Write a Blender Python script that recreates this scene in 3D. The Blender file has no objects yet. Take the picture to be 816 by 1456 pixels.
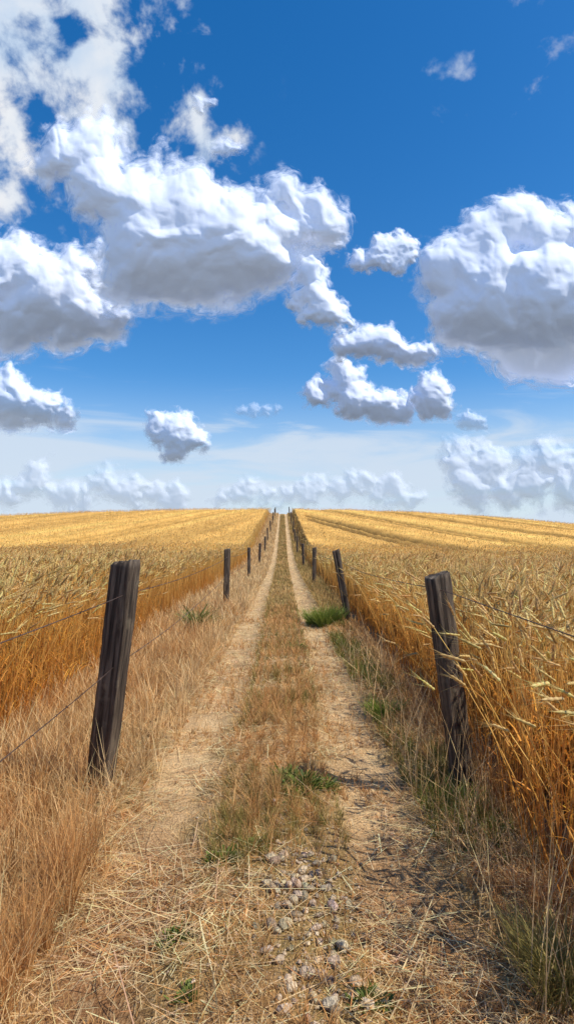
import bpy, bmesh, math, random
import numpy as np
from mathutils import Vector, noise as mnoise
R = np.random.default_rng(7)
random.seed(7)
D2R = math.pi/180
scene = bpy.context.scene
COL = scene.collection
EYE = 1.4
PITCH = math.atan(47/900)
SUN_AZ, SUN_EL = 108.0, 54.0     # clockwise from +Y

# ------------------------------------------------------------ helpers
def link(ob, **props):
    COL.objects.link(ob)
    for k, v in props.items():
        ob[k] = v
    return ob

def mesh_from(name, parts, mat, smooth=False):
    vs, cs, loops, starts = [], [], [], []
    vo = 0; lo = 0
    for V, F, C in parts:
        V = np.asarray(V, np.float32).reshape(-1, 3)
        C = np.asarray(C, np.float32).reshape(-1, 3)
        k = F.shape[1]
        vs.append(V); cs.append(C)
        loops.append((F+vo).ravel())
        starts.append(lo+np.arange(len(F))*k)
        vo += len(V); lo += F.size
    V = np.concatenate(vs); C = np.clip(np.concatenate(cs), .004, .9)
    L = np.concatenate(loops).astype(np.int32); S = np.concatenate(starts).astype(np.int32)
    me = bpy.data.meshes.new(name)
    me.vertices.add(len(V)); me.vertices.foreach_set("co", V.ravel())
    me.loops.add(len(L)); me.loops.foreach_set("vertex_index", L)
    me.polygons.add(len(S)); me.polygons.foreach_set("loop_start", S)
    me.update(calc_edges=True)
    ca = me.color_attributes.new("Col", 'FLOAT_COLOR', 'POINT')
    ca.data.foreach_set("color", np.concatenate([C, np.ones((len(C), 1), np.float32)], 1).ravel())
    if smooth:
        me.polygons.foreach_set("use_smooth", np.ones(len(S), bool))
    me.materials.append(mat)
    return bpy.data.objects.new(name, me)

def grid_faces(n, m):
    i = np.arange(n-1)[:, None]; j = np.arange(m-1)[None, :]
    a = i*m+j
    return np.stack([a, a+m, a+m+1, a+1], -1).reshape(-1, 4)

def vnoise(x, y, scale, seed=0):
    r = np.random.default_rng(seed+100).random((256, 256))
    x = np.asarray(x)*scale+37.3; y = np.asarray(y)*scale+11.9
    xi = np.floor(x).astype(int); yi = np.floor(y).astype(int)
    fx = x-xi; fy = y-yi
    fx = fx*fx*(3-2*fx); fy = fy*fy*(3-2*fy)
    a = r[xi % 256, yi % 256]; b = r[(xi+1) % 256, yi % 256]
    c = r[xi % 256, (yi+1) % 256]; d = r[(xi+1) % 256, (yi+1) % 256]
    return (a*(1-fx)+b*fx)*(1-fy)+(c*(1-fx)+d*fx)*fy

def sstep(a, b, x):
    t = np.clip((x-a)/(b-a), 0, 1)
    return t*t*(3-2*t)

# ------------------------------------------------------------ terrain
def gz(x, y):
    x = np.asarray(x, float); y = np.asarray(y, float)
    z = 0.101*7*np.logaddexp(0, (y-40)/7)
    d = np.clip(y-100, 0, 25)
    z = z-0.003*d*d-0.15*np.clip(y-125, 0, None)
    z = np.maximum(z, -12)
    k = np.where(x < 0, 0.00050, 0.00105)
    z = z-k*np.clip(np.abs(x), 0, 90)**2*sstep(10, 90, y)
    return z+0.03*(vnoise(x, y, 0.8, 3)-.5)

def left_edge(y):  return -1.82-0.25*(vnoise(y*0, y, 0.5, 5)-.3)-0.25*sstep(4, 14, y)
def right_edge(y): return 1.02+.17*sstep(2.2, 4.2, y)+0.12*sstep(4, 9, y)+0.14*(vnoise(y*0, y, 0.7, 6)-.5)

def rut(x):
    return np.exp(-((x+0.60)/0.20)**4)+np.exp(-((x-0.50)/0.20)**4)

def pz(x, y):
    z = gz(x, y)+0.02
    z = z-0.035*rut(x)+0.02*np.exp(-(x/0.25)**2)
    return z+0.02*(vnoise(x, y, 5, 8)-.5)+0.012*(vnoise(x, y, 17, 9)-.5)

# ------------------------------------------------------------ materials
def new_mat(name):
    m = bpy.data.materials.new(name); m.use_nodes = True
    nt = m.node_tree; nt.nodes.clear()
    out = nt.nodes.new('ShaderNodeOutputMaterial')
    return m, nt, out
def N(nt, t, **kw):
    n = nt.nodes.new(t)
    for k, v in kw.items(): setattr(n, k, v)
    return n
def ramp(nt, stops):
    n = nt.nodes.new('ShaderNodeValToRGB'); e = n.color_ramp.elements
    while len(e) < len(stops): e.new(0.5)
    for s, (p, c) in zip(e, stops):
        s.position = p; s.color = (*c, 1) if len(c) == 3 else c
    return n
def math_n(nt, op, a, b=None, clamp=False):
    n = nt.nodes.new('ShaderNodeMath'); n.operation = op; n.use_clamp = clamp
    for i, v in enumerate((a, b)):
        if v is None: continue
        if isinstance(v, (int, float)): n.inputs[i].default_value = v
        else: nt.links.new(v, n.inputs[i])
    return n.outputs[0]

def plant_mat(name, trans=0.3, noise_scale=3.0):
    m, nt, out = new_mat(name)
    at = N(nt, 'ShaderNodeAttribute', attribute_name='Col')
    geo = N(nt, 'ShaderNodeNewGeometry')
    nz = N(nt, 'ShaderNodeTexNoise'); nz.inputs['Scale'].default_value = noise_scale
    nz.inputs['Detail'].default_value = 3
    nt.links.new(geo.outputs['Position'], nz.inputs['Vector'])
    rp = ramp(nt, [(0.3, (.76, .73, .68)), (0.7, (1.16, 1.12, 1.06))])
    nt.links.new(nz.outputs['Fac'], rp.inputs[0])
    mx = N(nt, 'ShaderNodeMixRGB', blend_type='MULTIPLY'); mx.inputs[0].default_value = 1
    nt.links.new(at.outputs['Color'], mx.inputs[1]); nt.links.new(rp.outputs[0], mx.inputs[2])
    p = N(nt, 'ShaderNodeBsdfPrincipled'); p.inputs['Roughness'].default_value = .55
    p.inputs['Specular IOR Level'].default_value = .25
    t = N(nt, 'ShaderNodeBsdfTranslucent')
    nt.links.new(mx.outputs[0], p.inputs['Base Color']); nt.links.new(mx.outputs[0], t.inputs['Color'])
    ms = N(nt, 'ShaderNodeMixShader'); ms.inputs[0].default_value = trans
    nt.links.new(p.outputs[0], ms.inputs[1]); nt.links.new(t.outputs[0], ms.inputs[2])
    nt.links.new(ms.outputs[0], out.inputs[0])
    return m
M_WHEAT = plant_mat("wheat_straw", .35, 1.2)
M_GRASS = plant_mat("dry_grass", .3, 4)
M_GREEN = plant_mat("green_leaf", .3, 8)

def soil_mat(name, fleck=.6):
    m, nt, out = new_mat(name)
    geo = N(nt, 'ShaderNodeNewGeometry')
    pos = geo.outputs['Position']
    at = N(nt, 'ShaderNodeAttribute', attribute_name='Col')
    n1 = N(nt, 'ShaderNodeTexNoise'); n1.inputs['Scale'].default_value = 6; n1.inputs['Detail'].default_value = 8
    n1.inputs['Roughness'].default_value = .65
    nt.links.new(pos, n1.inputs['Vector'])
    n2 = N(nt, 'ShaderNodeTexNoise'); n2.inputs['Scale'].default_value = 90; n2.inputs['Detail'].default_value = 5
    nt.links.new(pos, n2.inputs['Vector'])
    r1 = ramp(nt, [(.3, (.68, .66, .63)), (.7, (1.3, 1.27, 1.2))])
    r2 = ramp(nt, [(.3, (.6, .58, .55)), (.7, (1.35, 1.32, 1.25))])
    nt.links.new(n1.outputs['Fac'], r1.inputs[0]); nt.links.new(n2.outputs['Fac'], r2.inputs[0])
    a = N(nt, 'ShaderNodeMixRGB', blend_type='MULTIPLY'); a.inputs[0].default_value = 1
    b = N(nt, 'ShaderNodeMixRGB', blend_type='MULTIPLY'); b.inputs[0].default_value = 1
    nt.links.new(at.outputs['Color'], a.inputs[1]); nt.links.new(r1.outputs[0], a.inputs[2])
    nt.links.new(a.outputs[0], b.inputs[1]); nt.links.new(r2.outputs[0], b.inputs[2])
    mp = N(nt, 'ShaderNodeMapping'); mp.inputs['Scale'].default_value = (60, 14, 20); mp.inputs['Rotation'].default_value = (0, 0, .7)
    nt.links.new(pos, mp.inputs['Vector'])
    v = N(nt, 'ShaderNodeTexNoise'); v.inputs['Scale'].default_value = 1; v.inputs['Detail'].default_value = 3; v.inputs['Distortion'].default_value = 1.5
    nt.links.new(mp.outputs[0], v.inputs['Vector'])
    rf = ramp(nt, [(.52, (0, 0, 0)), (.62, (1, 1, 1))]); nt.links.new(v.outputs['Fac'], rf.inputs[0])
    c = N(nt, 'ShaderNodeMixRGB', blend_type='MIX'); c.inputs[2].default_value = (.52, .37, .20, 1)
    # straw flecks only on paler colour, so the darkened far ground stays dark
    sc = N(nt, 'ShaderNodeSeparateColor'); nt.links.new(at.outputs['Color'], sc.inputs[0])
    dry = math_n(nt, 'MULTIPLY', math_n(nt, 'SUBTRACT', sc.outputs[0], .08), 8.0, True)
    f = math_n(nt, 'MULTIPLY', math_n(nt, 'MULTIPLY', rf.outputs[0], fleck), dry)
    nt.links.new(f, c.inputs[0]); nt.links.new(b.outputs[0], c.inputs[1])
    bp = N(nt, 'ShaderNodeBump'); bp.inputs['Strength'].default_value = .8; bp.inputs['Distance'].default_value = .015
    hs = math_n(nt, 'ADD', n2.outputs['Fac'], v.outputs['Fac'])
    nt.links.new(hs, bp.inputs['Height'])
    p = N(nt, 'ShaderNodeBsdfPrincipled'); p.inputs['Roughness'].default_value = .95
    p.inputs['Specular IOR Level'].default_value = .1
    nt.links.new(c.outputs[0], p.inputs['Base Color']); nt.links.new(bp.outputs[0], p.inputs['Normal'])
    nt.links.new(p.outputs[0], out.inputs[0])
    return m
M_SOIL = soil_mat("soil", .5)
M_STONE = soil_mat("stone", .05)

def canopy_mat():
    m, nt, out = new_mat("ripe_wheat_canopy")
    geo = N(nt, 'ShaderNodeNewGeometry'); pos = geo.outputs['Position']
    at = N(nt, 'ShaderNodeAttribute', attribute_name='Col')
    n2 = N(nt, 'ShaderNodeTexNoise'); n2.inputs['Scale'].default_value = 14; n2.inputs['Detail'].default_value = 8; n2.inputs['Roughness'].default_value = .7
    nt.links.new(pos, n2.inputs['Vector'])
    r2 = ramp(nt, [(.32, (.55, .46, .36)), (.68, (1.3, 1.27, 1.22))]); nt.links.new(n2.outputs['Fac'], r2.inputs[0])
    n3 = N(nt, 'ShaderNodeTexNoise'); n3.inputs['Scale'].default_value = .35; n3.inputs['Detail'].default_value = 5
    nt.links.new(pos, n3.inputs['Vector'])
    r3 = ramp(nt, [(.3, (.82, .80, .76)), (.7, (1.12, 1.12, 1.12))]); nt.links.new(n3.outputs['Fac'], r3.inputs[0])
    a = N(nt, 'ShaderNodeMixRGB', blend_type='MULTIPLY'); a.inputs[0].default_value = 1
    b = N(nt, 'ShaderNodeMixRGB', blend_type='MULTIPLY'); b.inputs[0].default_value = 1
    nt.links.new(at.outputs['Color'], a.inputs[1]); nt.links.new(r2.outputs[0], a.inputs[2])
    nt.links.new(a.outputs[0], b.inputs[1]); nt.links.new(r3.outputs[0], b.inputs[2])
    bp = N(nt, 'ShaderNodeBump'); bp.inputs['Strength'].default_value = .8; bp.inputs['Distance'].default_value = .1
    nt.links.new(n2.outputs['Fac'], bp.inputs['Height'])
    p = N(nt, 'ShaderNodeBsdfPrincipled'); p.inputs['Roughness'].default_value = .9; p.inputs['Specular IOR Level'].default_value = .1
    nt.links.new(b.outputs[0], p.inputs['Base Color']); nt.links.new(bp.outputs[0], p.inputs['Normal'])
    nt.links.new(p.outputs[0], out.inputs[0])
    return m
M_CANOPY = canopy_mat()

# ------------------------------------------------------------ ground + path
def nonuni(stops):
    out = []
    for (a, b, s) in stops: out.append(np.arange(a, b, s))
    out.append([stops[-1][1]]); return np.concatenate(out)
xs = nonuni([(-6000, -200, 200), (-200, -20, 10), (-20, -3, 1), (-3, 3, .1), (3, 20, 1), (20, 200, 10), (200, 6000, 200)])
ys = nonuni([(-300, -10, 20), (-10, 0, 1), (0, 15, .15), (15, 40, .6), (40, 160, 2), (160, 400, 20), (400, 12000, 200)])
X, Y = np.meshgrid(xs, ys, indexing='ij')
Z = gz(X, Y)-0.10*np.exp(-(X/1.15)**6)
w = sstep(0.25, 0.75, vnoise(X, Y, 2.2, 12))[..., None]
C = np.array([.27, .165, .08])*(1-w)+np.array([.40, .27, .14])*w
far_dark = np.maximum(sstep(300, 450, Y), sstep(350, 550, np.abs(X)))[..., None]      # unseen far ground, darkened to cut warm bounce onto the clouds
C = C*(1-far_dark)+np.array([.06, .066, .06])*far_dark
ground = link(mesh_from("ground", [(np.stack([X, Y, Z], -1), grid_faces(*X.shape), C)], M_SOIL, True), kind="structure",
              label="rolling farmland soil under the crop")

xs = np.arange(-1.22, 1.201, .03)
ys = nonuni([(-4, 0, .3), (0, 8, .03), (8, 20, .12), (20, 130, .8)])
X, Y = np.meshgrid(xs, ys, indexing='ij')
Z = pz(X, Y)-0.12*sstep(1.0, 1.2, np.abs(X))
rr = np.clip(rut(X+.14*(vnoise(X*0, Y, .8, 14)-.5)+.10*(vnoise(X, Y, 5, 17)-.5)), 0, 1)[..., None]
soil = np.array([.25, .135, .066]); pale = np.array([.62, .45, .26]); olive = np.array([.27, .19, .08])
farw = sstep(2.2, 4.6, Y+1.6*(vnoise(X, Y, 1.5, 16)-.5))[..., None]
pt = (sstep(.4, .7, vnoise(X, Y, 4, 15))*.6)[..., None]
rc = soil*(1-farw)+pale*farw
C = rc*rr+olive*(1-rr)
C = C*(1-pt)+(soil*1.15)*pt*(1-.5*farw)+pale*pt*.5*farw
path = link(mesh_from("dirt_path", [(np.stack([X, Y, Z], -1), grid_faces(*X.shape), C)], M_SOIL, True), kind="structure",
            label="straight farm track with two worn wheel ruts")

# ------------------------------------------------------------ plant geometry
def ribbons(base, az, L, lean, curl, W, segs, cb, ct, taper=.9, tip=False, wrot=None):
    n = len(base); s = np.linspace(0, 1, segs+1)
    ph = lean[:, None]+curl[:, None]*s[None, :]**1.6
    mid = (ph[:, 1:]+ph[:, :-1])/2; ds = (L/segs)[:, None]
    h = np.concatenate([np.zeros((n, 1)), np.cumsum(np.sin(mid)*ds, 1)], 1)
    z = np.concatenate([np.zeros((n, 1)), np.cumsum(np.cos(mid)*ds, 1)], 1)
    P = np.stack([base[:, 0:1]+h*np.cos(az)[:, None], base[:, 1:2]+h*np.sin(az)[:, None], base[:, 2:3]+z], -1)
    wa = R.uniform(0, 2*math.pi, n) if wrot is None else wrot
    wd = np.stack([np.cos(wa), np.sin(wa), np.zeros(n)], -1)
    hw = (W/2)[:, None]*(1-taper*s[None, :]**1.5)
    V = np.stack([P-wd[:, None]*hw[..., None], P+wd[:, None]*hw[..., None]], 2)
    k = (segs+1)*2
    f = np.array([[2*i, 2*i+1, 2*i+3, 2*i+2] for i in range(segs)])
    F = (np.arange(n)[:, None, None]*k+f[None]).reshape(-1, 4)
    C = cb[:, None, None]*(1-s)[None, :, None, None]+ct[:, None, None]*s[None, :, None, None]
    C = np.broadcast_to(C, (n, segs+1, 2, 3))
    if tip:
        t = np.stack([np.sin(ph[:, -1])*np.cos(az), np.sin(ph[:, -1])*np.sin(az), np.cos(ph[:, -1])], -1)
        return (V, F, C), P[:, -1], t
    return (V, F, C)

def perp(t):
    a = np.cross(t, np.array([0.31, 0.17, 0.93])); a /= np.linalg.norm(a, axis=1, keepdims=True)+1e-9
    b = np.cross(t, a); return a, b

def ears(pos, t, L, rad, col, near=True):
    n = len(pos); a, b = perp(t)
    if near:
        s = np.array([0, .1, .22, .34, .46, .58, .7, .82, 1.0]); r = np.array([.4, 1, .7, 1.05, .72, 1, .68, .85, .12])
    else:
        s = np.array([0, .3, .75, 1.0]); r = np.array([.5, 1, .8, .15])
    ang = np.arange(4)*math.pi/2
    ring = a[:, None]*np.cos(ang)[None, :, None]+b[:, None]*np.sin(ang)[None, :, None]*.75
    V = pos[:, None, None]+t[:, None, None]*(L[:, None]*s[None])[:, :, None, None]+ring[:, None]*(rad[:, None]*r[None])[:, :, None, None]
    m = len(s)
    f = np.array([[4*i+j, 4*i+(j+1) % 4, 4*i+4+(j+1) % 4, 4*i+4+j] for i in range(m-1) for j in range(4)])
    F = (np.arange(n)[:, None, None]*(4*m)+f[None]).reshape(-1, 4)
    sh = np.where(r > .8, 1.12, .72)
    C = np.broadcast_to(col[:, None, None]*sh[None, :, None, None], (n, m, 4, 3))
    return (V, F, C)

def spikes(base, d, L, W, col):
    n = len(base); a, b = perp(d)
    th = R.uniform(0, math.pi, n)[:, None]; wv = a*np.cos(th)+b*np.sin(th)
    V = np.stack([base-wv*W/2, base+wv*W/2, base+d*L[:, None]], 1)
    F = np.arange(n*3).reshape(n, 3)
    return (V, F, np.broadcast_to(col[:, None], (n, 3, 3)))

def colvar(c, n, v=.15):
    c = np.asarray(c, float)
    return c[None]*(1+R.normal(0, v, (n, 1)))*(1+R.normal(0, v*.25, (n, 3)))

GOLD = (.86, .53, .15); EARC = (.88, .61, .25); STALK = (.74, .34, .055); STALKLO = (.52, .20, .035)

def wheat_points(y0, y1, dens, margin=1.6, xm=.50, inset=0):
    out = []
    for side in (-1, 1):
        xmax = xm*y1+margin
        n = int((y1-y0)*xmax*dens)
        y = R.uniform(y0, y1, n); x = R.uniform(0, xmax, n)
        e = np.where(side > 0, right_edge(y), -left_edge(y))+inset
        k = (x > e) & (x < xm*y+margin)
        out.append(np.stack([side*x[k], y[k]], -1))
    return np.concatenate(out)

def wcoord(x, y):
    return np.where(x > 0, x+.13*(y-40)+.0009*(y-40)**2, -x+.10*(y-40)+.0004*(y-40)**2)
def tram(x, y):
    g = np.zeros_like(x)
    w = wcoord(x, y)
    for c0 in (9.5, 11.2, 18, 19.7, 28, 29.7, 40, 41.7, 54, 55.7, 70, 72):
        g = np.maximum(g, np.exp(-((w-c0)/.6)**2)*(x > 3))
    for c0 in (16, 17.7, 34, 35.7, 52, 53.7):
        g = np.maximum(g, .8*np.exp(-((w-c0)/.5)**2)*(x < -3))
    return g*sstep(18, 30, y)

parts = []
def detailed(p, awns=6):
    n = len(p); x, y = p[:, 0], p[:, 1]
    base = np.stack([x, y, gz(x, y)], -1)
    H = np.where(x < 0, 1.04, .95)*R.normal(1, .09, n)*(.90+.20*vnoise(x, y, .9, 21))
    H = H-.12*(R.random(n) < .2)
    az = R.normal(0.3, 1.5, n)
    edge = np.minimum(np.abs(x-right_edge(y)), np.abs(x-left_edge(y)))
    out_az = np.where(x > 0, math.pi, 0)+R.normal(0, .8, n)
    flop = R.random(n) < .35*np.exp(-edge/.18)
    az = np.where(flop, out_az, az)
    lean = np.abs(R.normal(0, .08, n))+.22*(R.random(n)**3)*np.exp(-edge/.3)+np.where(flop, R.uniform(.03, .22, n), 0)
    curl = np.abs(R.normal(.1, .12, n))+np.where(flop, R.uniform(0, .4, n), 0)
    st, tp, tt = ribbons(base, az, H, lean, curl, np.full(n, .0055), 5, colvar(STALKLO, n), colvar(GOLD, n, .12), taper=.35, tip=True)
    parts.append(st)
    bend = np.abs(R.normal(.5, .45, n))
    tt = tt+np.stack([np.cos(az)*bend, np.sin(az)*bend, -bend*.6], -1); tt /= np.linalg.norm(tt, axis=1, keepdims=True)
    EL = R.uniform(.065, .105, n); ec = colvar(EARC, n, .16)
    parts.append(ears(tp, tt, EL, R.uniform(.0075, .0105, n), ec))
    for k in range(awns):
        s = R.uniform(.1, .95, n)
        d = tt+R.normal(0, .24, (n, 3)); d /= np.linalg.norm(d, axis=1, keepdims=True)
        parts.append(spikes(tp+tt*(EL*s)[:, None], d, R.uniform(.05, .12, n), .0018, ec*1.1))
    for k in range(2):
        hz = R.uniform(.15, .75, n)
        lb = base.copy(); lb[:, 2] += H*hz*np.cos(lean); lb[:, 0] += np.cos(az)*H*hz*np.sin(lean); lb[:, 1] += np.sin(az)*H*hz*np.sin(lean)
        c = colvar(STALK, n, .2)
        parts.append(ribbons(lb, R.uniform(0, 6.28, n), R.uniform(.12, .3, n), R.uniform(.3, 1.0, n), R.uniform(.5, 2.2, n), R.uniform(.005, .010, n), 4, c, c*1.15))
detailed(wheat_points(1.2, 6, 420, margin=1.3), 10)
detailed(wheat_points(6, 11, 230, margin=1.2), 5)
def mid(p, scale, segs=2, awn=2, low=.45):
    x, y = p[:, 0], p[:, 1]
    k = R.random(len(p)) > tram(x, y)*1.5
    p = p[k]; n = len(p); x, y = p[:, 0], p[:, 1]
    z0 = gz(x, y)
    H = np.where(x < 0, 1.0, .94)*R.normal(1, .08, n)*(.92+.16*vnoise(x, y, .9, 21))
    edge = np.minimum(np.abs(x-right_edge(y)), np.abs(x-left_edge(y)))
    lo = np.where(edge < .7, 0.0, low)
    base = np.stack([x, y, z0+lo*H], -1)
    tone = (.66+.66*(vnoise(wcoord(x, y), y*.03, 1.1, 31)*.6+vnoise(wcoord(x, y), y*.02, .35, 32)*.4))[:, None]
    az = R.normal(0.3, 1.5, n); lean = np.abs(R.normal(0, .1, n)); curl = np.abs(R.normal(.2, .2, n))
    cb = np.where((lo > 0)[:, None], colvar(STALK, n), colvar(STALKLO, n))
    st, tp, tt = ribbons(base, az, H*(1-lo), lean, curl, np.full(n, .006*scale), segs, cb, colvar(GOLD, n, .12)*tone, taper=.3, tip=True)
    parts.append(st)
    bend = np.abs(R.normal(.5, .45, n))
    tt = tt+np.stack([np.cos(az)*bend, np.sin(az)*bend, -bend*.6], -1); tt /= np.linalg.norm(tt, axis=1, keepdims=True)
    ec = colvar(EARC, n, .14)*tone
    parts.append(ears(tp, tt, R.uniform(.08, .11, n), .0085*scale*R.uniform(.8, 1.2, n), ec, False))
    for k in range(awn):
        d = tt+R.normal(0, .3, (n, 3)); d /= np.linalg.norm(d, axis=1, keepdims=True)
        parts.append(spikes(tp, d, R.uniform(.12, .2, n), .003*scale, ec*1.1))
mid(wheat_points(11, 20, 120, margin=1.5), 1.35)
mid(wheat_points(20, 40, 40, margin=2), 1.8, 1, 1)
mid(wheat_points(40, 112, 7, margin=2), 2.4, 1, 1)
link(mesh_from("wheat_crop", parts, M_WHEAT), kind="stuff", label="ripe golden wheat stalks with bearded ears", category="wheat")

def canopy(side):
    us = nonuni([(0, 6, .12), (6, 60, .35), (60, 140, 2), (140, 600, 40)])
    ys = nonuni([(-30, 0, 3), (0, 12, .15), (12, 40, .35), (40, 125, .6), (125, 400, 15)])
    U, Y = np.meshgrid(us, ys, indexing='ij')
    e = np.where(side > 0, right_edge(Y), -left_edge(Y))+.30
    X = side*(U+e)
    g = tram(X, Y)
    top = (.66+.16*sstep(6, 20, Y)+.10*(vnoise(X, Y, .9, 21)-.5)+.07*(vnoise(X, Y, 4, 22)-.5)+.06*(R.random(X.shape)-.5))*sstep(-.02, .25, U+.0)
    top = np.where(U < .05, .02, top)-g*.5
    Z = gz(X, Y)+np.maximum(top, .015)
    w = wcoord(X, Y)
    rows = vnoise(w, Y*.03, 1.1, 31)*.6+vnoise(w, Y*.02, .35, 32)*.4
    tone = (.58+.80*rows)*(1-.84*g)  # tramline gaps also darkened in the colour, as shade in the dip
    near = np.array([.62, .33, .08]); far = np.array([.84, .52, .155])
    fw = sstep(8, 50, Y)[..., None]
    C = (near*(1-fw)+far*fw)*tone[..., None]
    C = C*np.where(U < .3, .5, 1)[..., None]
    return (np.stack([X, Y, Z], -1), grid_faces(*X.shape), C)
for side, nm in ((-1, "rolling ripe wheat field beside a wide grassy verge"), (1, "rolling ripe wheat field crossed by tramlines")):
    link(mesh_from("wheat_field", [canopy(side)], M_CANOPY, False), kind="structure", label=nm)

# ------------------------------------------------------------ dry verge and median grass
gp = []
def grass(n, xr, yr, hfun, c1, c2, W=.004, lean=.5, curl=.9, segs=3, dfun=None, azm=None, wgrow=.0011, clump=.45, cell=.09):
    u = R.random(n); y = yr[0]*(yr[1]/yr[0])**u
    x = R.uniform(*xr, n) if not callable(xr[0]) else xr[0](y)+(xr[1](y)-xr[0](y))*R.random(n)
    if dfun is not None:
        k = R.random(n) < dfun(x, y); x, y = x[k], y[k]
    n = len(x)
    gx = np.floor(x/cell).astype(int); gy = np.floor(y/cell).astype(int)
    rt = np.random.default_rng(77).random((256, 256, 4))
    q = rt[gx % 256, gy % 256]
    tx = (gx+.15+.7*q[:, 0])*cell; ty = (gy+.15+.7*q[:, 1])*cell
    cl = clump*(y < 14)*R.random(n)**.5
    x = x+(tx-x)*cl; y = y+(ty-y)*cl
    H = hfun(x, y)*R.uniform(.45, 1.25, n)*(.6+.8*q[:, 2])
    base = np.stack([x, y, np.where(np.abs(x) < 1.0, pz(x, y), gz(x, y))-.005], -1)
    m = (vnoise(x, y, 2.5, 41)*.45+.3*q[:, 3]+R.random(n)*.25)[:, None]
    m = np.clip((m-.5)*1.8+.5, 0, 1)
    c = np.asarray(c1)*(1-m)+np.asarray(c2)*m
    c = c*(1+R.normal(0, .16, (n, 1)))
    az = R.uniform(0, 6.28, n) if azm is None else R.normal(azm, .9, n)
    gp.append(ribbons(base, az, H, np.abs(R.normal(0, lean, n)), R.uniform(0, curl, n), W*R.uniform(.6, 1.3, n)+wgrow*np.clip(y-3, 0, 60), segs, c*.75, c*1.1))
STRAW = (.76, .50, .22); RUSS = (.60, .31, .11); PALE = (.86, .65, .37); OLIVE = (.30, .26, .08); GREEN = (.14, .21, .035)
def hl(x, y):
    d = sstep(-.70, -1.25, x); return (.05+.17*d)*(.35+1.1*vnoise(x, y, 1.6, 51))
LE = (lambda y: left_edge(y)-.15, lambda y: y*0-.72+.14*(vnoise(y*0, y, 2.2, 71)-.5))
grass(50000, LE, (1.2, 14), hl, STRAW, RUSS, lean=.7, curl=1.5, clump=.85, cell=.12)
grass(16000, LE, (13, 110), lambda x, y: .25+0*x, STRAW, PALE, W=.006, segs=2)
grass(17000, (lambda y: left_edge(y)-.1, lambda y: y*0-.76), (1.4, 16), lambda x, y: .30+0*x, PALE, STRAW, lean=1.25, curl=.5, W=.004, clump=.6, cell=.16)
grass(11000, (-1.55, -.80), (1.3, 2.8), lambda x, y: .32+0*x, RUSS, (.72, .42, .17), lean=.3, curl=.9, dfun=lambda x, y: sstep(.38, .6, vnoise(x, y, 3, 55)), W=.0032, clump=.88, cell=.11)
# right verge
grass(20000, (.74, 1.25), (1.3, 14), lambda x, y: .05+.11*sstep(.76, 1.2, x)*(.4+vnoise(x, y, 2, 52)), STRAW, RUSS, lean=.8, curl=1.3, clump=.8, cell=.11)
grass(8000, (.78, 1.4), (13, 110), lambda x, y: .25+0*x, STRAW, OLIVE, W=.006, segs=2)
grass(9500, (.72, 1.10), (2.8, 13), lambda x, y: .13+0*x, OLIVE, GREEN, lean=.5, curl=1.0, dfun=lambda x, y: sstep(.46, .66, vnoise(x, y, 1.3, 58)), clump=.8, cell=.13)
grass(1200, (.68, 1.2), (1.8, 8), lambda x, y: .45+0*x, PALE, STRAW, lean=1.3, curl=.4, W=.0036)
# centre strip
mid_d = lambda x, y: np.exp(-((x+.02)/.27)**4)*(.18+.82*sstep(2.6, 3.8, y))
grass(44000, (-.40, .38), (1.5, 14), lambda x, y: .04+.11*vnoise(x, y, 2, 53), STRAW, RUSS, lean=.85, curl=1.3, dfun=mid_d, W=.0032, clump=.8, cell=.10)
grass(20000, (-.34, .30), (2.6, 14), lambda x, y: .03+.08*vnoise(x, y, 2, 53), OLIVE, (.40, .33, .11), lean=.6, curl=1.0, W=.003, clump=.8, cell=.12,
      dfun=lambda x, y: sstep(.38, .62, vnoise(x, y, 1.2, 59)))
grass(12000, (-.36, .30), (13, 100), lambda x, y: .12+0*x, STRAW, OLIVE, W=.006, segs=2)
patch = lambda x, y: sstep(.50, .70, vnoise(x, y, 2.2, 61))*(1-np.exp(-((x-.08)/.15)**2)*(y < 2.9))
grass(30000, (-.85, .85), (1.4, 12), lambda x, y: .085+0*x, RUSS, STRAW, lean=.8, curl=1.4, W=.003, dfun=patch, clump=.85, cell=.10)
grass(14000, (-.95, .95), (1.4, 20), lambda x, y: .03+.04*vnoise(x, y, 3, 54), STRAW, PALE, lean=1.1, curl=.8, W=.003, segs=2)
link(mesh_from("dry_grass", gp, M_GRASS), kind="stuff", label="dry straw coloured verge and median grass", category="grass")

lp = []
def litter(n, yr, Lr, W, cm, avoid=True):
    u = R.random(n); y = yr[0]*(yr[1]/yr[0])**u; x = R.uniform(-1.1, 1.15, n)
    if avoid:
        dm = (.12+.88*sstep(.35, .62, vnoise(x, y, 2.6, 63)))*np.where(y < 3.0, 1-.9*np.exp(-((x-.07)/.16)**2), 1)
        dm = dm*(1-.9*np.exp(-((x+.48)/.15)**2-((y-1.9)/.25)**2))
        k = R.random(n) < dm; x, y = x[k], y[k]; n = len(x)
    base = np.stack([x, y, pz(x, y)+R.uniform(.004, .03, n)], -1)
    c = colvar(cm, n, .22)
    L = R.uniform(*Lr, n)*R.uniform(.4, 1, n)
    lp.append(ribbons(base, R.uniform(0, 6.28, n), L, R.normal(1.56, .06, n), R.normal(0, .12, n), W*R.uniform(.6, 1.3, n)+.0006*np.clip(y-3, 0, 30), 2, c, c, taper=.2))
litter(19000, (1.5, 9), (.05, .22), .0030, PALE)
litter(1500, (1.6, 5), (.2, .5), .0042, PALE)
litter(14000, (1.6, 9), (.03, .15), .003, RUSS)
litter(18000, (6, 40), (.08, .3), .004, PALE, False)
link(mesh_from("straw_litter", lp, M_GRASS), kind="stuff", label="loose dry straw scattered over the track", category="straw")

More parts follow.
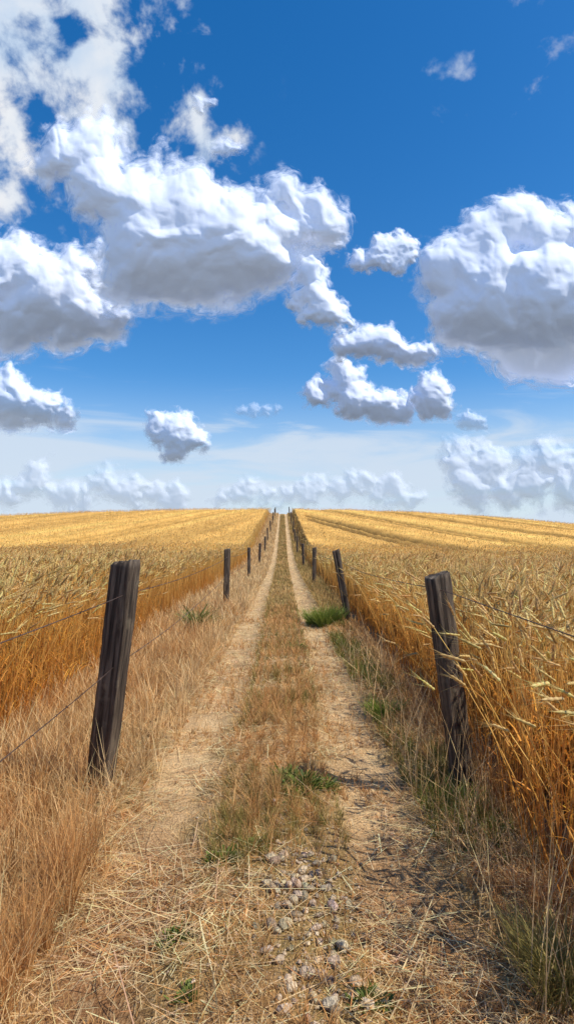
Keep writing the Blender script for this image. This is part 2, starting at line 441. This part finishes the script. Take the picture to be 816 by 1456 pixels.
# ------------------------------------------------------------ green weeds
def weed(x, y, r, h, n, grassy, label):
    a = R.uniform(0, 6.28, n); q = r*np.sqrt(R.random(n))*(.7+.5*np.sin(a*3+x*9))
    bx, by = q*np.cos(a), q*np.sin(a)
    base = np.stack([bx, by, np.full(n, -.004)], -1)
    base[:, 2] += pz(x+bx, y+by)-pz(np.array([x]), np.array([y]))[0]
    t = R.random((n, 1))
    c = np.array([.07, .12, .02])*(1-t)+np.array([.24, .30, .06])*t
    if grassy == 2: c = np.array([.26, .23, .07])*(1-t)+np.array([.42, .36, .13])*t
    if grassy == 1: c = np.array([.12, .20, .03])*(1-t)+np.array([.34, .40, .09])*t
    if grassy:
        p = ribbons(base, a+R.normal(0, .6, n), h*R.uniform(.5, 1.2, n), R.uniform(.1, .6, n), R.uniform(.2, 1.2, n), R.uniform(.003, .006, n)*(1+.12*y), 4, c*.8, c*1.2)
    else:
        p = ribbons(base, a+R.normal(0, .8, n), h*R.uniform(.4, 1.1, n), R.uniform(.3, 1.2, n), R.uniform(.2, 1.0, n), R.uniform(.006, .013, n), 3, c*.8, c, taper=.1)
    ob = mesh_from("weed_plant", [p], M_GREEN)
    ob.location = (x, y, float(pz(np.array([x]), np.array([y]))[0]))
    link(ob, label=label, category="weed", group="green weeds along the track")
for w_ in [(.11, 3.65, .16, .09, 620, 0, "low leafy green weed patch in the grassy median"),
           (-.12, 2.95, .06, .05, 200, 0, "tiny dark green weed on the bare track"),
           (-.26, 2.85, .06, .06, 200, 0, "tiny dark green weed on the bare track"),
           (-1.42, 10.6, .13, .42, 420, 0, "bushy green weed growing in the dry verge"),
           (.72, 11.0, .30, .36, 1300, 1, "tuft of fresh green grass beside a leaning post"),
           (.80, 5.2, .14, .17, 420, 1, "tuft of fresh green grass in the verge"),
           (-.38, 2.33, .05, .04, 130, 0, "tiny dark green weed on the bare track"),
           (.26, 1.98, .06, .05, 170, 0, "tiny dark green weed on the bare track"),
           (.86, 2.05, .13, .20, 650, 2, "clump of olive grass at the foot of the wheat"),
           (.92, 3.45, .12, .13, 260, 1, "green grass tuft at the foot of a post"),
           (-.3, 2.0, .04, .03, 100, 0, "tiny dark green weed on the bare track"),
           (.18, 8.4, .12, .12, 200, 0, "low leafy green weed patch in the grassy median")]:
    weed(*w_)

# ------------------------------------------------------------ stones
bm = bmesh.new(); bmesh.ops.create_icosphere(bm, subdivisions=2, radius=1)
bm.verts.ensure_lookup_table()
T = np.array([v.co[:] for v in bm.verts]); TF = np.array([[v.index for v in f.verts] for f in bm.faces]); bm.free()
def stones(n, cx, sx, yr, r0, r1):
    y = R.uniform(*yr, n); x = R.normal(cx, sx, n)+.12*(vnoise(y*0, y, 3, 88)-.5); r = r0+(r1-r0)*R.random(n)**2.6
    V = np.empty((n, len(T), 3)); C = np.empty((n, len(T), 3))
    for i in range(n):
        t = T.copy()
        for _ in range(9):
            d = R.normal(0, 1, 3); d /= np.linalg.norm(d); c = R.uniform(.5, .8)
            s = t@d; t -= np.outer(np.maximum(s-c, 0), d)
        a = R.uniform(0, 6.28); t = t*np.array([1, R.uniform(.6, .9), R.uniform(.5, .75)])*r[i]
        ca, sa = math.cos(a), math.sin(a)
        t = np.stack([t[:, 0]*ca-t[:, 1]*sa, t[:, 0]*sa+t[:, 1]*ca, t[:, 2]], -1)
        V[i] = t+np.array([x[i], y[i], 0]); V[i, :, 2] += pz(x[i:i+1], y[i:i+1])[0]+r[i]*.35
        g = R.uniform(.55, 1.3); C[i] = np.array([.50, .41, .31])*g+R.normal(0, .015, 3)
    F = (np.arange(n)[:, None, None]*len(T)+TF[None]).reshape(-1, 3)
    return (V, F, np.clip(C, .05, .75))
link(mesh_from("gravel", [stones(230, .07, .085, (1.7, 2.9), .010, .036), stones(70, .0, .12, (2.6, 3.6), .007, .022), stones(900, .06, .15, (1.7, 3.3), .003, .009), stones(400, .05, .4, (1.7, 4), .003, .012)], M_STONE),
     kind="stuff", label="loose pale stones in the worn centre of the track", category="gravel")

# ------------------------------------------------------------ fence posts
def wood_mat():
    m, nt, out = new_mat("weathered_timber")
    tc = N(nt, 'ShaderNodeTexCoord')
    mp = N(nt, 'ShaderNodeMapping'); mp.inputs['Scale'].default_value = (38, 38, 2.2)
    nt.links.new(tc.outputs['Object'], mp.inputs['Vector'])
    n = N(nt, 'ShaderNodeTexNoise'); n.inputs['Scale'].default_value = 1; n.inputs['Detail'].default_value = 8; n.inputs['Roughness'].default_value = .65; n.inputs['Distortion'].default_value = .6
    nt.links.new(mp.outputs[0], n.inputs['Vector'])
    r = ramp(nt, [(.34, (.016, .012, .009)), (.48, (.080, .058, .041)), (.68, (.22, .17, .12))]); nt.links.new(n.outputs['Fac'], r.inputs[0])
    n2 = N(nt, 'ShaderNodeTexNoise'); n2.inputs['Scale'].default_value = 9; n2.inputs['Detail'].default_value = 6
    nt.links.new(tc.outputs['Object'], n2.inputs['Vector'])
    r2 = ramp(nt, [(.58, (0, 0, 0)), (.70, (1, 1, 1))]); nt.links.new(n2.outputs['Fac'], r2.inputs[0])
    mx = N(nt, 'ShaderNodeMixRGB'); mx.inputs[2].default_value = (.26, .21, .14, 1)
    f = math_n(nt, 'MULTIPLY', r2.outputs[0], .55); nt.links.new(f, mx.inputs[0]); nt.links.new(r.outputs[0], mx.inputs[1])
    bp = N(nt, 'ShaderNodeBump'); bp.inputs['Strength'].default_value = 1; bp.inputs['Distance'].default_value = .010
    nt.links.new(n.outputs['Fac'], bp.inputs['Height'])
    p = N(nt, 'ShaderNodeBsdfPrincipled'); p.inputs['Roughness'].default_value = .8; p.inputs['Specular IOR Level'].default_value = .25
    nt.links.new(mx.outputs[0], p.inputs['Base Color']); nt.links.new(bp.outputs[0], p.inputs['Normal'])
    nt.links.new(p.outputs[0], out.inputs[0]); return m
M_WOOD = wood_mat()
def post(x, y, H, W, Dp, tilt, pitch, rot, seed, label, cracks=3):
    rg = np.random.default_rng(seed)
    per = []
    q = 7
    for s in range(4):
        for k in range(q):
            t = -1+2*k/q
            per.append([(t, -1), (1, t), (-t, 1), (-1, -t)][s])
    per = np.array(per, float)
    corner = (np.abs(np.abs(per[:, 0])-1) < 1e-6) & (np.abs(np.abs(per[:, 1])-1) < 1e-6)
    per[corner] *= .93
    m = 60; zs = np.linspace(-.18, H, m); n = len(per)
    grooves = rg.choice(n, cracks, replace=False); gc = rg.uniform(.2, .9, cracks)*H; gl = rg.uniform(.2, .5, cracks)*H
    V = []
    for i, z in enumerate(zs):
        t = max(z, 0)/H
        sc = np.array([W/2*(.88+.12*t), Dp/2*(.92+.08*t)])
        p = per*sc
        j = np.array([mnoise.noise(Vector((px*30, py*30+seed, z*3.5)))+.6*mnoise.noise(Vector((px*60, py*60+seed, z*14))) for px, py in p])
        p = p*(1+.07*j)[:, None]
        for g, c0, l0 in zip(grooves, gc, gl):
            p[g] *= (1-.28*max(0, 1-abs(z-c0)/l0)**.6)
        zz = np.full(n, z)
        if i >= m-1: p = p*.94; zz = zz+.02*per[:, 0]*rg.uniform(-1, 1)+.012*rg.uniform(-1, 1, n)
        V.append(np.concatenate([p, zz[:, None]], 1))
    V.append(np.array([[0, 0, H+.002]]))
    V = np.concatenate(V)
    F = np.array([[i*n+k, i*n+(k+1) % n, (i+1)*n+(k+1) % n, (i+1)*n+k] for i in range(m-1) for k in range(n)])
    F2 = np.array([[(m-1)*n+k, (m-1)*n+(k+1) % n, m*n] for k in range(n)])
    ob = mesh_from("fence_post", [(V, F, np.ones_like(V)*.1)], M_WOOD)
    bm = bmesh.new(); bm.from_mesh(ob.data); bm.verts.ensure_lookup_table()
    for f in F2: bm.faces.new([bm.verts[int(a)] for a in f])
    bmesh.ops.recalc_face_normals(bm, faces=bm.faces[:]); bm.to_mesh(ob.data); bm.free()
    ob.location = (x, y, float(gz(x, y))); ob.rotation_euler = (pitch, tilt, rot)
    link(ob, label=label, category="fence post", group="timber fence posts along the track")
    return ob
def along(x, y, tilt, h):
    return (x+math.sin(tilt)*h, y, float(gz(x, y))+math.cos(tilt)*h)
Lp = [(-1.05, 3.72, 1.31, .150, .11, .135), (-1.27, 14.3, 1.30, .14, .12, .02), (-1.32, 24.9, 1.22, .13, .12, .0), (-1.3, 35.5, 1.2, .13, .12, .03)]
Rp = [(1.04, 3.70, 1.25, .125, .11, -.125), (1.17, 11.3, 1.32, .13, .12, -.17), (1.05, 21.4, 1.28, .13, .12, .01), (1.08, 33, 1.25, .13, .12, -.03)]
y = 46
while y < 112:
    Lp.append((-1.27+random.uniform(-.06, .06), y, 1.2+random.uniform(-.06, .08), .13, .12, random.uniform(-.04, .04)))
    Rp.append((1.08+random.uniform(-.06, .06), y-1.5, 1.25+random.uniform(-.06, .08), .13, .12, random.uniform(-.05, .03)))
    y += 10.4
for i, (x, y_, H, W, Dp, t) in enumerate(Lp):
    lab = "dark cracked square timber post leaning beside dry grass" if i == 0 else "dark upright timber post in the grassy verge"
    post(x, y_, H, W, Dp, t, .02 if i == 0 else 0, -.35 if i == 0 else random.uniform(-.3, .3), 10+i, lab, 5)
for i, (x, y_, H, W, Dp, t) in enumerate(Rp):
    lab = ["dark split timber post leaning against the wheat", "dark timber post leaning over green grass"][i] if i < 2 else "dark upright timber post at the wheat's edge"
    post(x, y_, H, W, Dp, t, 0, .25 if i == 0 else random.uniform(-.3, .3), 40+i, lab, 6)

m, nt, out = new_mat("rusty_wire")
p = N(nt, 'ShaderNodeBsdfPrincipled'); p.inputs['Metallic'].default_value = .6; p.inputs['Roughness'].default_value = .6
nz = N(nt, 'ShaderNodeTexNoise'); nz.inputs['Scale'].default_value = 40
rp = ramp(nt, [(.35, (.05, .035, .03)), (.65, (.16, .10, .07))]); nt.links.new(nz.outputs['Fac'], rp.inputs[0])
nt.links.new(rp.outputs[0], p.inputs['Base Color']); nt.links.new(p.outputs[0], out.inputs[0]); M_WIRE = m
def wire(pts, sag, label, rad=.0022):
    P = []
    for a, b in zip(pts[:-1], pts[1:]):
        a = np.array(a); b = np.array(b)
        for k in range(30):
            t = k/30; q = a*(1-t)+b*t; q[2] -= sag*4*t*(1-t); q[0] += .01*math.sin(t*9); P.append(q)
    P.append(np.array(pts[-1])); P = np.array(P)
    t = np.gradient(P, axis=0); t /= np.linalg.norm(t, axis=1, keepdims=True)
    a, b = perp(t); n = len(P)
    ang = np.arange(5)*2*math.pi/5
    rr_ = rad*(1+.05*np.clip(P[:, 1]-4, 0, 30))
    V = P[:, None]+(a[:, None]*np.cos(ang)[None, :, None]+b[:, None]*np.sin(ang)[None, :, None])*rr_[:, None, None]
    F = np.array([[i*5+k, i*5+(k+1) % 5, (i+1)*5+(k+1) % 5, (i+1)*5+k] for i in range(n-1) for k in range(5)])
    parts_ = [(V, F, np.ones((n*5, 3))*.1)]
    cum = np.concatenate([[0], np.cumsum(np.linalg.norm(np.diff(P, axis=0), axis=1))])
    ss = np.arange(.1, cum[-1], .13); B = np.stack([np.interp(ss, cum, P[:, k]) for k in range(3)], -1)
    B = B[(B[:, 1] > 0) & (B[:, 1] < 16)]
    for _ in range(3):
        d = R.normal(0, 1, (len(B), 3)); d /= np.linalg.norm(d, axis=1, keepdims=True)
        parts_.append(spikes(B-d*.008, d, np.full(len(B), .022), .003, np.ones((len(B), 3))*.1))
    link(mesh_from("fence_wire", parts_, M_WIRE), label=label, category="wire", group="wire strands of the track fence")
preL = (-1.0, -6.7, 1.3, .15, .11, .05); preR = (1.05, -5.5, 1.25, .13, .11, -.1)
def strand(Ps, h):
    return [along(q[0], q[1]-.06, q[5], h+random.uniform(-.01, .01)) for q in Ps]
wire(strand([preL]+Lp[:6], 1.12), .06, "thin rusty upper wire stapled to timber posts")
wire(strand([preL]+Lp[:6], .72), .08, "thin rusty lower wire stapled to timber posts")
wire(strand([preR]+Rp[:6], 1.16), .06, "thin rusty barbed wire above the wheat edge")
for q, rt, sd in ((preL, .1, 70), (preR, .2, 71)):
    post(q[0], q[1], q[2], q[3], q[4], q[5], 0, rt, sd, "dark upright timber post in the grassy verge", 4)

# ------------------------------------------------------------ clouds
def fbmn(x, y, scale, oct_, seed, gain=.5):
    s = 0; a = 1; t = 0
    for o in range(oct_):
        s = s+a*vnoise(x+o*17.1, y-o*9.7, scale*2**o, seed+o); t += a; a *= gain
    return s/t
def worley(x, y, scale, seed, k=9.):
    r = np.random.default_rng(seed+500).random((128, 128, 2))
    x = x*scale+50; y = y*scale+50
    xi = np.floor(x).astype(int); yi = np.floor(y).astype(int); acc = 0
    for dx in (-1, 0, 1):
        for dy in (-1, 0, 1):
            q = r[(xi+dx) % 128, (yi+dy) % 128]
            d2 = (xi+dx+q[..., 0]-x)**2+(yi+dy+q[..., 1]-y)**2
            acc = acc+np.exp(-k*d2)
    d2 = -np.log(acc+1e-9)/k
    return np.sqrt(np.clip(1-np.clip(d2, 0, 1), 0, 1))
def blur(a, s):
    n = max(1, int(s*2.5)); k = np.exp(-.5*(np.arange(-n, n+1)/max(s, .01))**2); k /= k.sum()
    for ax in (0, 1):
        p = np.pad(a, [(n, n) if i == ax else (0, 0) for i in (0, 1)], mode='edge')
        a = sum(k[i]*(p[i:i+a.shape[0]] if ax == 0 else p[:, i:i+a.shape[1]]) for i in range(2*n+1))
    return a
def cloud_mat(name, haze, feat, soft):
    m, nt, out = new_mat(name)
    tc = N(nt, 'ShaderNodeTexCoord')
    at = N(nt, 'ShaderNodeAttribute', attribute_name='Thick')
    nz = N(nt, 'ShaderNodeTexNoise'); nz.inputs['Scale'].default_value = 1/feat; nz.inputs['Detail'].default_value = 10; nz.inputs['Roughness'].default_value = .62
    nz.inputs['Distortion'].default_value = .5
    nt.links.new(tc.outputs['Object'], nz.inputs['Vector'])
    o = math_n(nt, 'MULTIPLY', math_n(nt, 'SUBTRACT', nz.outputs['Fac'], .5), 1.15)
    f = math_n(nt, 'ADD', at.outputs['Fac'], o)
    mr = N(nt, 'ShaderNodeMapRange', interpolation_type='SMOOTHSTEP')
    mr.inputs['From Min'].default_value = -.14; mr.inputs['From Max'].default_value = .38+soft
    mr.inputs['To Min'].default_value = 0; mr.inputs['To Max'].default_value = 1-haze
    nt.links.new(f, mr.inputs['Value'])
    edge = N(nt, 'ShaderNodeMapRange'); edge.inputs['From Min'].default_value = -.48; edge.inputs['From Max'].default_value = -.12
    nt.links.new(at.outputs['Fac'], edge.inputs['Value'])
    fac = math_n(nt, 'MULTIPLY', mr.outputs[0], edge.outputs[0])
    bp = N(nt, 'ShaderNodeBump'); bp.inputs['Strength'].default_value = .13; bp.inputs['Distance'].default_value = feat*.25
    nt.links.new(nz.outputs['Fac'], bp.inputs['Height'])
    d = N(nt, 'ShaderNodeBsdfDiffuse'); d.inputs['Color'].default_value = (.80, .85, .96, 1)
    tl = N(nt, 'ShaderNodeBsdfTranslucent'); tl.inputs['Color'].default_value = (.76, .83, .97, 1)
    nt.links.new(bp.outputs[0], d.inputs['Normal'])
    ms = N(nt, 'ShaderNodeMixShader'); ms.inputs[0].default_value = .10
    nt.links.new(d.outputs[0], ms.inputs[1]); nt.links.new(tl.outputs[0], ms.inputs[2])
    em = N(nt, 'ShaderNodeEmission'); em.inputs['Color'].default_value = (.74, .82, 1, 1); em.inputs['Strength'].default_value = .13  # added glow standing in for light scattered inside the cloud
    ad = N(nt, 'ShaderNodeAddShader'); nt.links.new(ms.outputs[0], ad.inputs[0]); nt.links.new(em.outputs[0], ad.inputs[1])
    tr = N(nt, 'ShaderNodeBsdfTransparent'); mm = N(nt, 'ShaderNodeMixShader')
    nt.links.new(fac, mm.inputs[0]); nt.links.new(tr.outputs[0], mm.inputs[1]); nt.links.new(ad.outputs[0], mm.inputs[2])
    nt.links.new(mm.outputs[0], out.inputs[0]); return m

def sky_dir(u, v):
    a = (np.asarray(u, float)-408)/900; b = (728-np.asarray(v, float))/900
    x = a; y = math.cos(PITCH)-b*math.sin(PITCH); z = math.sin(PITCH)+b*math.cos(PITCH)
    th = 6/900; c, s = math.cos(th), math.sin(th)
    x, y = x*c+y*s, -x*s+y*c
    return np.stack([x/y, np.ones_like(x), z/y], -1)
def cloud(circ, D, haze, seed, label, base=None, rag=1.0, step=1.6, belly=.7, bw=1.7, soft=0., relief=1.0):
    px = D/900
    c = np.array(circ, float); rm = float(np.median(c[:, 2]))
    pad = rm*.7
    u = np.arange(c[:, 0].min()-c[:, 2].max()-pad, c[:, 0].max()+c[:, 2].max()+pad, step)
    v = np.arange(c[:, 1].min()-c[:, 2].max()-pad, c[:, 1].max()+c[:, 2].max()+pad, step)
    if base is not None: v = v[v < base+rm*.6]
    U, V = np.meshgrid(u, v, indexing='ij')
    wu = U+rm*.55*rag*(fbmn(U, V, .9/rm, 4, seed)-.5)*2
    wv = V+rm*.55*rag*(fbmn(U, V, .9/rm, 4, seed+20)-.5)*2
    k = 7/rm; a1 = 0; a2 = 0
    for (cu, cv, r) in c:
        rho = np.hypot(wu-cu, wv-cv)
        a1 = a1+np.exp(k*np.clip(r-rho, -3*rm, None)); a2 = a2+np.exp(k*(np.sqrt(np.clip(r*r-rho*rho, 0, None))))
    d0 = np.log(a1)/k/rm; h0 = (np.log(a2)-math.log(len(c)))/k
    b1 = worley(wu, wv, 1.5/rm, seed+1, 6); b2 = worley(wu+rm*.2*b1, wv, 3.4/rm, seed+2, 7); b3 = worley(wu, wv+rm*.1*b2, 7.5/rm, seed+3, 8)
    thick = d0+.02+.42*(b1-.78)+.28*(b2-.78)+.17*(b3-.78)
    if base is not None:
        bl = base+rm*.35*(fbmn(U, V, 1.3/rm, 4, seed+40)-.5)
        thick = np.minimum(thick, (bl-V)/rm*1.1+.15)
    up = sstep(.0, 1.6, (base-V)/rm) if base is not None else 1.0
    h = np.clip(h0, 0, None)*1.0+rm*relief*(.45*b1+.16*b2+.05*b3)*(.4+.6*up)
    h = h*sstep(-.45, .60, thick)**.7
    if base is not None:
        h = h-rm*belly*(1-np.clip((base-V)/(rm*bw), 0, 1))**2*sstep(-.2, .4, thick)
    h = .4*h+.6*blur(h, rm*.07/step+.4)
    h = h*.9
    P = sky_dir(U, V)*(D-h*px)[..., None]; P[..., 2] += EYE
    cen = P.reshape(-1, 3).mean(0)
    keep = thick > -.52
    F = grid_faces(*U.shape); kf = keep.ravel()[F].any(1); F = F[kf]
    used = np.unique(F); remap = np.zeros(U.size, int); remap[used] = np.arange(len(used)); F = remap[F]
    co = (P.reshape(-1, 3)-cen)[used]; th = thick.ravel()[used]
    me = bpy.data.meshes.new("cloud"); me.vertices.add(len(co)); me.vertices.foreach_set("co", co.astype(np.float32).ravel())
    me.loops.add(F.size); me.loops.foreach_set("vertex_index", F.astype(np.int32).ravel())
    me.polygons.add(len(F)); me.polygons.foreach_set("loop_start", np.arange(len(F), dtype=np.int32)*4)
    me.update(calc_edges=True); me.polygons.foreach_set("use_smooth", np.ones(len(F), bool))
    at = me.attributes.new("Thick", 'FLOAT', 'POINT'); at.data.foreach_set("value", th.astype(np.float32))
    me.materials.append(cloud_mat("cloud_vapour", haze, rm*px*.5, soft))
    ob = bpy.data.objects.new("cloud", me); ob.location = cen
    link(ob, label=label, category="cloud", group="cumulus clouds in the blue sky")
    return len(co)
nv = 0
nv += cloud([(92, 218, 46), (130, 207, 44), (68, 236, 28), (150, 270, 58), (190, 285, 60), (250, 290, 58), (215, 350, 72), (240, 380, 62), (300, 330, 72), (345, 370, 62), (290, 385, 62), (190, 385, 55), (375, 340, 44),
             (380, 292, 24), (415, 283, 26), (445, 310, 36), (470, 325, 24)],
      1900, .0, 1, "large billowing white cumulus with a grey flat underside", 443, belly=1.2, bw=2.8)
nv += cloud([(430, 350, 28), (432, 385, 28), (440, 415, 28), (456, 440, 30), (478, 450, 20), (410, 330, 24), (465, 335, 24)], 1950, .05, 2, "ragged white cloud fragment trailing downward", None, rag=1.4)
nv += cloud([(10, 390, 58), (60, 420, 60), (108, 398, 46), (100, 450, 50), (150, 460, 38), (30, 460, 50), (-35, 430, 62)], 2300, .0, 3, "puffy white cumulus with a soft grey base", 505, belly=1.0, bw=2.2)
nv += cloud([(728, 312, 44), (690, 342, 42), (640, 392, 42), (775, 335, 46), (820, 322, 42), (865, 340, 50), (700, 430, 74), (780, 430, 82), (655, 448, 50), (860, 440, 85), (790, 500, 50), (735, 500, 42), (690, 370, 45)],
      2500, .0, 4, "towering cumulus with a dark grey shaded belly", 550, belly=3.4, bw=4.4)
nv += cloud([(495, 492, 24), (520, 486, 24), (545, 490, 28), (575, 502, 23), (600, 508, 16)], 3100, .03, 5, "small flat based white cumulus", 524, step=1.3)
nv += cloud([(450, 560, 18), (475, 555, 20), (493, 535, 26), (505, 565, 30), (540, 577, 28), (566, 582, 20)], 3700, .03, 6, "small bright cumulus with a knobbly top", 602, step=1.3)
nv += cloud([(612, 548, 24), (610, 572, 24), (626, 582, 15)], 3700, .03, 7, "small upright white cloud puff", 598, step=1.3, belly=.5)
nv += cloud([(505, 368, 14), (520, 366, 19), (545, 357, 26), (572, 348, 20), (572, 370, 18)], 2300, .08, 8, "small ragged white cloud shred", None, rag=1.4, step=1.3)
nv += cloud([(15, 565, 38), (55, 583, 30), (92, 595, 20), (-20, 560, 36), (20, 595, 25)], 3900, .15, 9, "hazy white cumulus with a flat base", 612, step=1.3)
nv += cloud([(226, 606, 22), (250, 612, 30), (276, 630, 20), (248, 634, 24)], 5200, .1, 10, "small rounded white cumulus low in the sky", 660, step=1.2, belly=.3, bw=1.3)
nv += cloud([(-20, 704, 28), (15, 700, 26), (50, 684, 30), (85, 708, 24), (118, 708, 20), (150, 690, 26), (182, 700, 30), (218, 704, 20), (245, 712, 24)], 8000, .60, 11, "long hazy bank of distant cumulus", 740, step=1.2, soft=.35, belly=.1, rag=1.5, relief=.7)
nv += cloud([(315, 710, 16), (345, 698, 22), (378, 708, 17), (410, 706, 20), (440, 698, 24), (480, 696, 22), (508, 690, 24), (540, 700, 20), (566, 698, 23), (592, 708, 18)], 9000, .62, 12, "low hazy line of distant cumulus", 735, step=1.2, soft=.35, belly=.1, rag=1.6, relief=.7)
nv += cloud([(650, 655, 28), (690, 658, 32), (668, 690, 34), (722, 692, 30), (748, 668, 28), (778, 652, 32), (805, 690, 32), (840, 660, 38), (760, 695, 30), (720, 700, 28)], 7000, .46, 13, "hazy distant cumulus bank with bright tops", 735, step=1.2, soft=.25, belly=.3, rag=1.3, relief=.8)
nv += cloud([(662, 598, 16), (678, 602, 13)], 4500, .45, 14, "tiny faint cloud puff", 612, step=1.2, soft=.2)
nv += cloud([(316, 212, 18), (330, 208, 14)], 1700, .3, 15, "tiny faint cloud puff", None, step=1.4, soft=.4, rag=1.3)
nv += cloud([(285, 150, 14), (300, 146, 10)], 1500, .4, 16, "tiny faint cloud puff", None, step=1.4, soft=.4, rag=1.3)
nv += cloud([(345, 584, 9), (360, 585, 11), (378, 584, 10), (394, 583, 8)], 5000, .65, 17, "thin faint strip of hazy cloud", None, step=1.2, soft=.4)
print("cloud verts", nv)

# ------------------------------------------------------------ world
wd = bpy.data.worlds.new("World"); scene.world = wd; wd.use_nodes = True
nt = wd.node_tree; nt.nodes.clear()
out = nt.nodes.new('ShaderNodeOutputWorld')
sky = N(nt, 'ShaderNodeTexSky', sky_type='NISHITA'); sky.sun_disc = False
sky.sun_elevation = SUN_EL*D2R; sky.sun_rotation = SUN_AZ*D2R; sky.altitude = 300; sky.air_density = 1.0; sky.dust_density = .5; sky.ozone_density = 2.0
hs = N(nt, 'ShaderNodeHueSaturation'); hs.inputs['Saturation'].default_value = 1.42; hs.inputs['Value'].default_value = 1.06; hs.inputs['Hue'].default_value = .503
nt.links.new(sky.outputs[0], hs.inputs['Color'])
bg = N(nt, 'ShaderNodeBackground'); bg.inputs['Strength'].default_value = .15
nt.links.new(hs.outputs[0], bg.inputs['Color'])
wb = N(nt, 'ShaderNodeBackground'); wb.inputs['Strength'].default_value = .92
lb = N(nt, 'ShaderNodeBackground'); lb.inputs['Strength'].default_value = .88; lb.inputs['Color'].default_value = (.73, .85, 1, 1)
tc = N(nt, 'ShaderNodeTexCoord'); nrm = N(nt, 'ShaderNodeVectorMath', operation='NORMALIZE'); nt.links.new(tc.outputs['Generated'], nrm.inputs[0])
sp = N(nt, 'ShaderNodeSeparateXYZ'); nt.links.new(nrm.outputs[0], sp.inputs[0])
def fbm(vec, scale, detail, rough, dist=0.0):
    n = N(nt, 'ShaderNodeTexNoise'); n.inputs['Scale'].default_value = scale; n.inputs['Detail'].default_value = detail
    n.inputs['Roughness'].default_value = rough; n.inputs['Distortion'].default_value = dist
    nt.links.new(vec, n.inputs['Vector']); return n.outputs['Fac']
def mrange(v, a, b, c=0., d=1.):
    n = N(nt, 'ShaderNodeMapRange', interpolation_type='SMOOTHSTEP')
    for k, q in (('From Min', a), ('From Max', b), ('To Min', c), ('To Max', d)): n.inputs[k].default_value = q
    nt.links.new(v, n.inputs['Value']); return n.outputs[0]
def dirmask(u, v, r0, r1):
    d = sky_dir(u, v); d = d/np.linalg.norm(d)
    s = N(nt, 'ShaderNodeVectorMath', operation='DISTANCE'); nt.links.new(nrm.outputs[0], s.inputs[0]); s.inputs[1].default_value = tuple(d)
    return mrange(s.outputs['Value'], r0, r1, 1., 0.)
f1 = fbm(nrm.outputs[0], 14.0, 10, .56, .15)
mk = math_n(nt, 'MAXIMUM', dirmask(10, 100, .03, .22), dirmask(120, 20, .03, .22))
mk = math_n(nt, 'MAXIMUM', mk, math_n(nt, 'MULTIPLY', dirmask(265, 150, .02, .14), .50))
a1 = mrange(math_n(nt, 'ADD', f1, math_n(nt, 'MULTIPLY', mk, .24)), .60, .77)
a1 = math_n(nt, 'MULTIPLY', a1, math_n(nt, 'MULTIPLY', mk, 4.0, True))
mk2 = math_n(nt, 'MAXIMUM', dirmask(640, 90, .01, .09), dirmask(790, 40, .01, .13))
a2 = mrange(math_n(nt, 'ADD', f1, math_n(nt, 'MULTIPLY', mk2, .16)), .64, .82, 0., .6)
a2 = math_n(nt, 'MULTIPLY', a2, math_n(nt, 'MULTIPLY', mk2, 3.0, True))
cb2 = N(nt, 'ShaderNodeCombineXYZ'); nt.links.new(math_n(nt, 'MULTIPLY', sp.outputs['X'], 4.0), cb2.inputs[0]); nt.links.new(math_n(nt, 'MULTIPLY', sp.outputs['Z'], 24.0), cb2.inputs[2])
f2 = fbm(cb2.outputs[0], 1.0, 7, .55, .8)
band = math_n(nt, 'MULTIPLY', mrange(sp.outputs['Z'], .24, .13), .28)
a3 = mrange(math_n(nt, 'ADD', f2, band), .58, .86, 0., .88)
a3 = math_n(nt, 'MULTIPLY', a3, mrange(sp.outputs['Z'], .32, .20))
hz = mrange(sp.outputs['Z'], .27, .03, 0., .76)
low = math_n(nt, 'SUBTRACT', 1.0, math_n(nt, 'MULTIPLY', math_n(nt, 'SUBTRACT', 1.0, a3), math_n(nt, 'SUBTRACT', 1.0, hz)))
f3 = fbm(nrm.outputs[0], 9.0, 5, .5, .2)
gr = ramp(nt, [(.38, (.62, .76, .95)), (.62, (.97, .98, 1))]); nt.links.new(f3, gr.inputs[0]); nt.links.new(gr.outputs[0], wb.inputs['Color'])
m1 = N(nt, 'ShaderNodeMixShader'); nt.links.new(low, m1.inputs[0]); nt.links.new(bg.outputs[0], m1.inputs[1]); nt.links.new(lb.outputs[0], m1.inputs[2])
m2 = N(nt, 'ShaderNodeMixShader'); nt.links.new(math_n(nt, 'MAXIMUM', a1, a2), m2.inputs[0]); nt.links.new(m1.outputs[0], m2.inputs[1]); nt.links.new(wb.outputs[0], m2.inputs[2])
nt.links.new(m2.outputs[0], out.inputs[0])

# ------------------------------------------------------------ sun, camera
sl = bpy.data.lights.new("sun", 'SUN'); sl.energy = 4.9; sl.angle = .5*D2R; sl.color = (1, .93, .80)
so = bpy.data.objects.new("sun", sl); COL.objects.link(so)
az, el = SUN_AZ*D2R, SUN_EL*D2R
so.rotation_euler = Vector((math.sin(az)*math.cos(el), math.cos(az)*math.cos(el), math.sin(el))).to_track_quat('Z', 'Y').to_euler()
cam = bpy.data.cameras.new("camera"); cam.sensor_fit = 'VERTICAL'; cam.sensor_height = 36; cam.sensor_width = 36; cam.lens = 900/1456*36
cam.clip_start = .05; cam.clip_end = 40000
co_ = bpy.data.objects.new("camera", cam); COL.objects.link(co_)
co_.location = (0, 0, EYE); co_.rotation_euler = (math.pi/2+PITCH, 0, -6/900)
scene.camera = co_
scene.view_settings.view_transform = 'Standard'; scene.view_settings.look = 'None'; scene.view_settings.exposure = 0
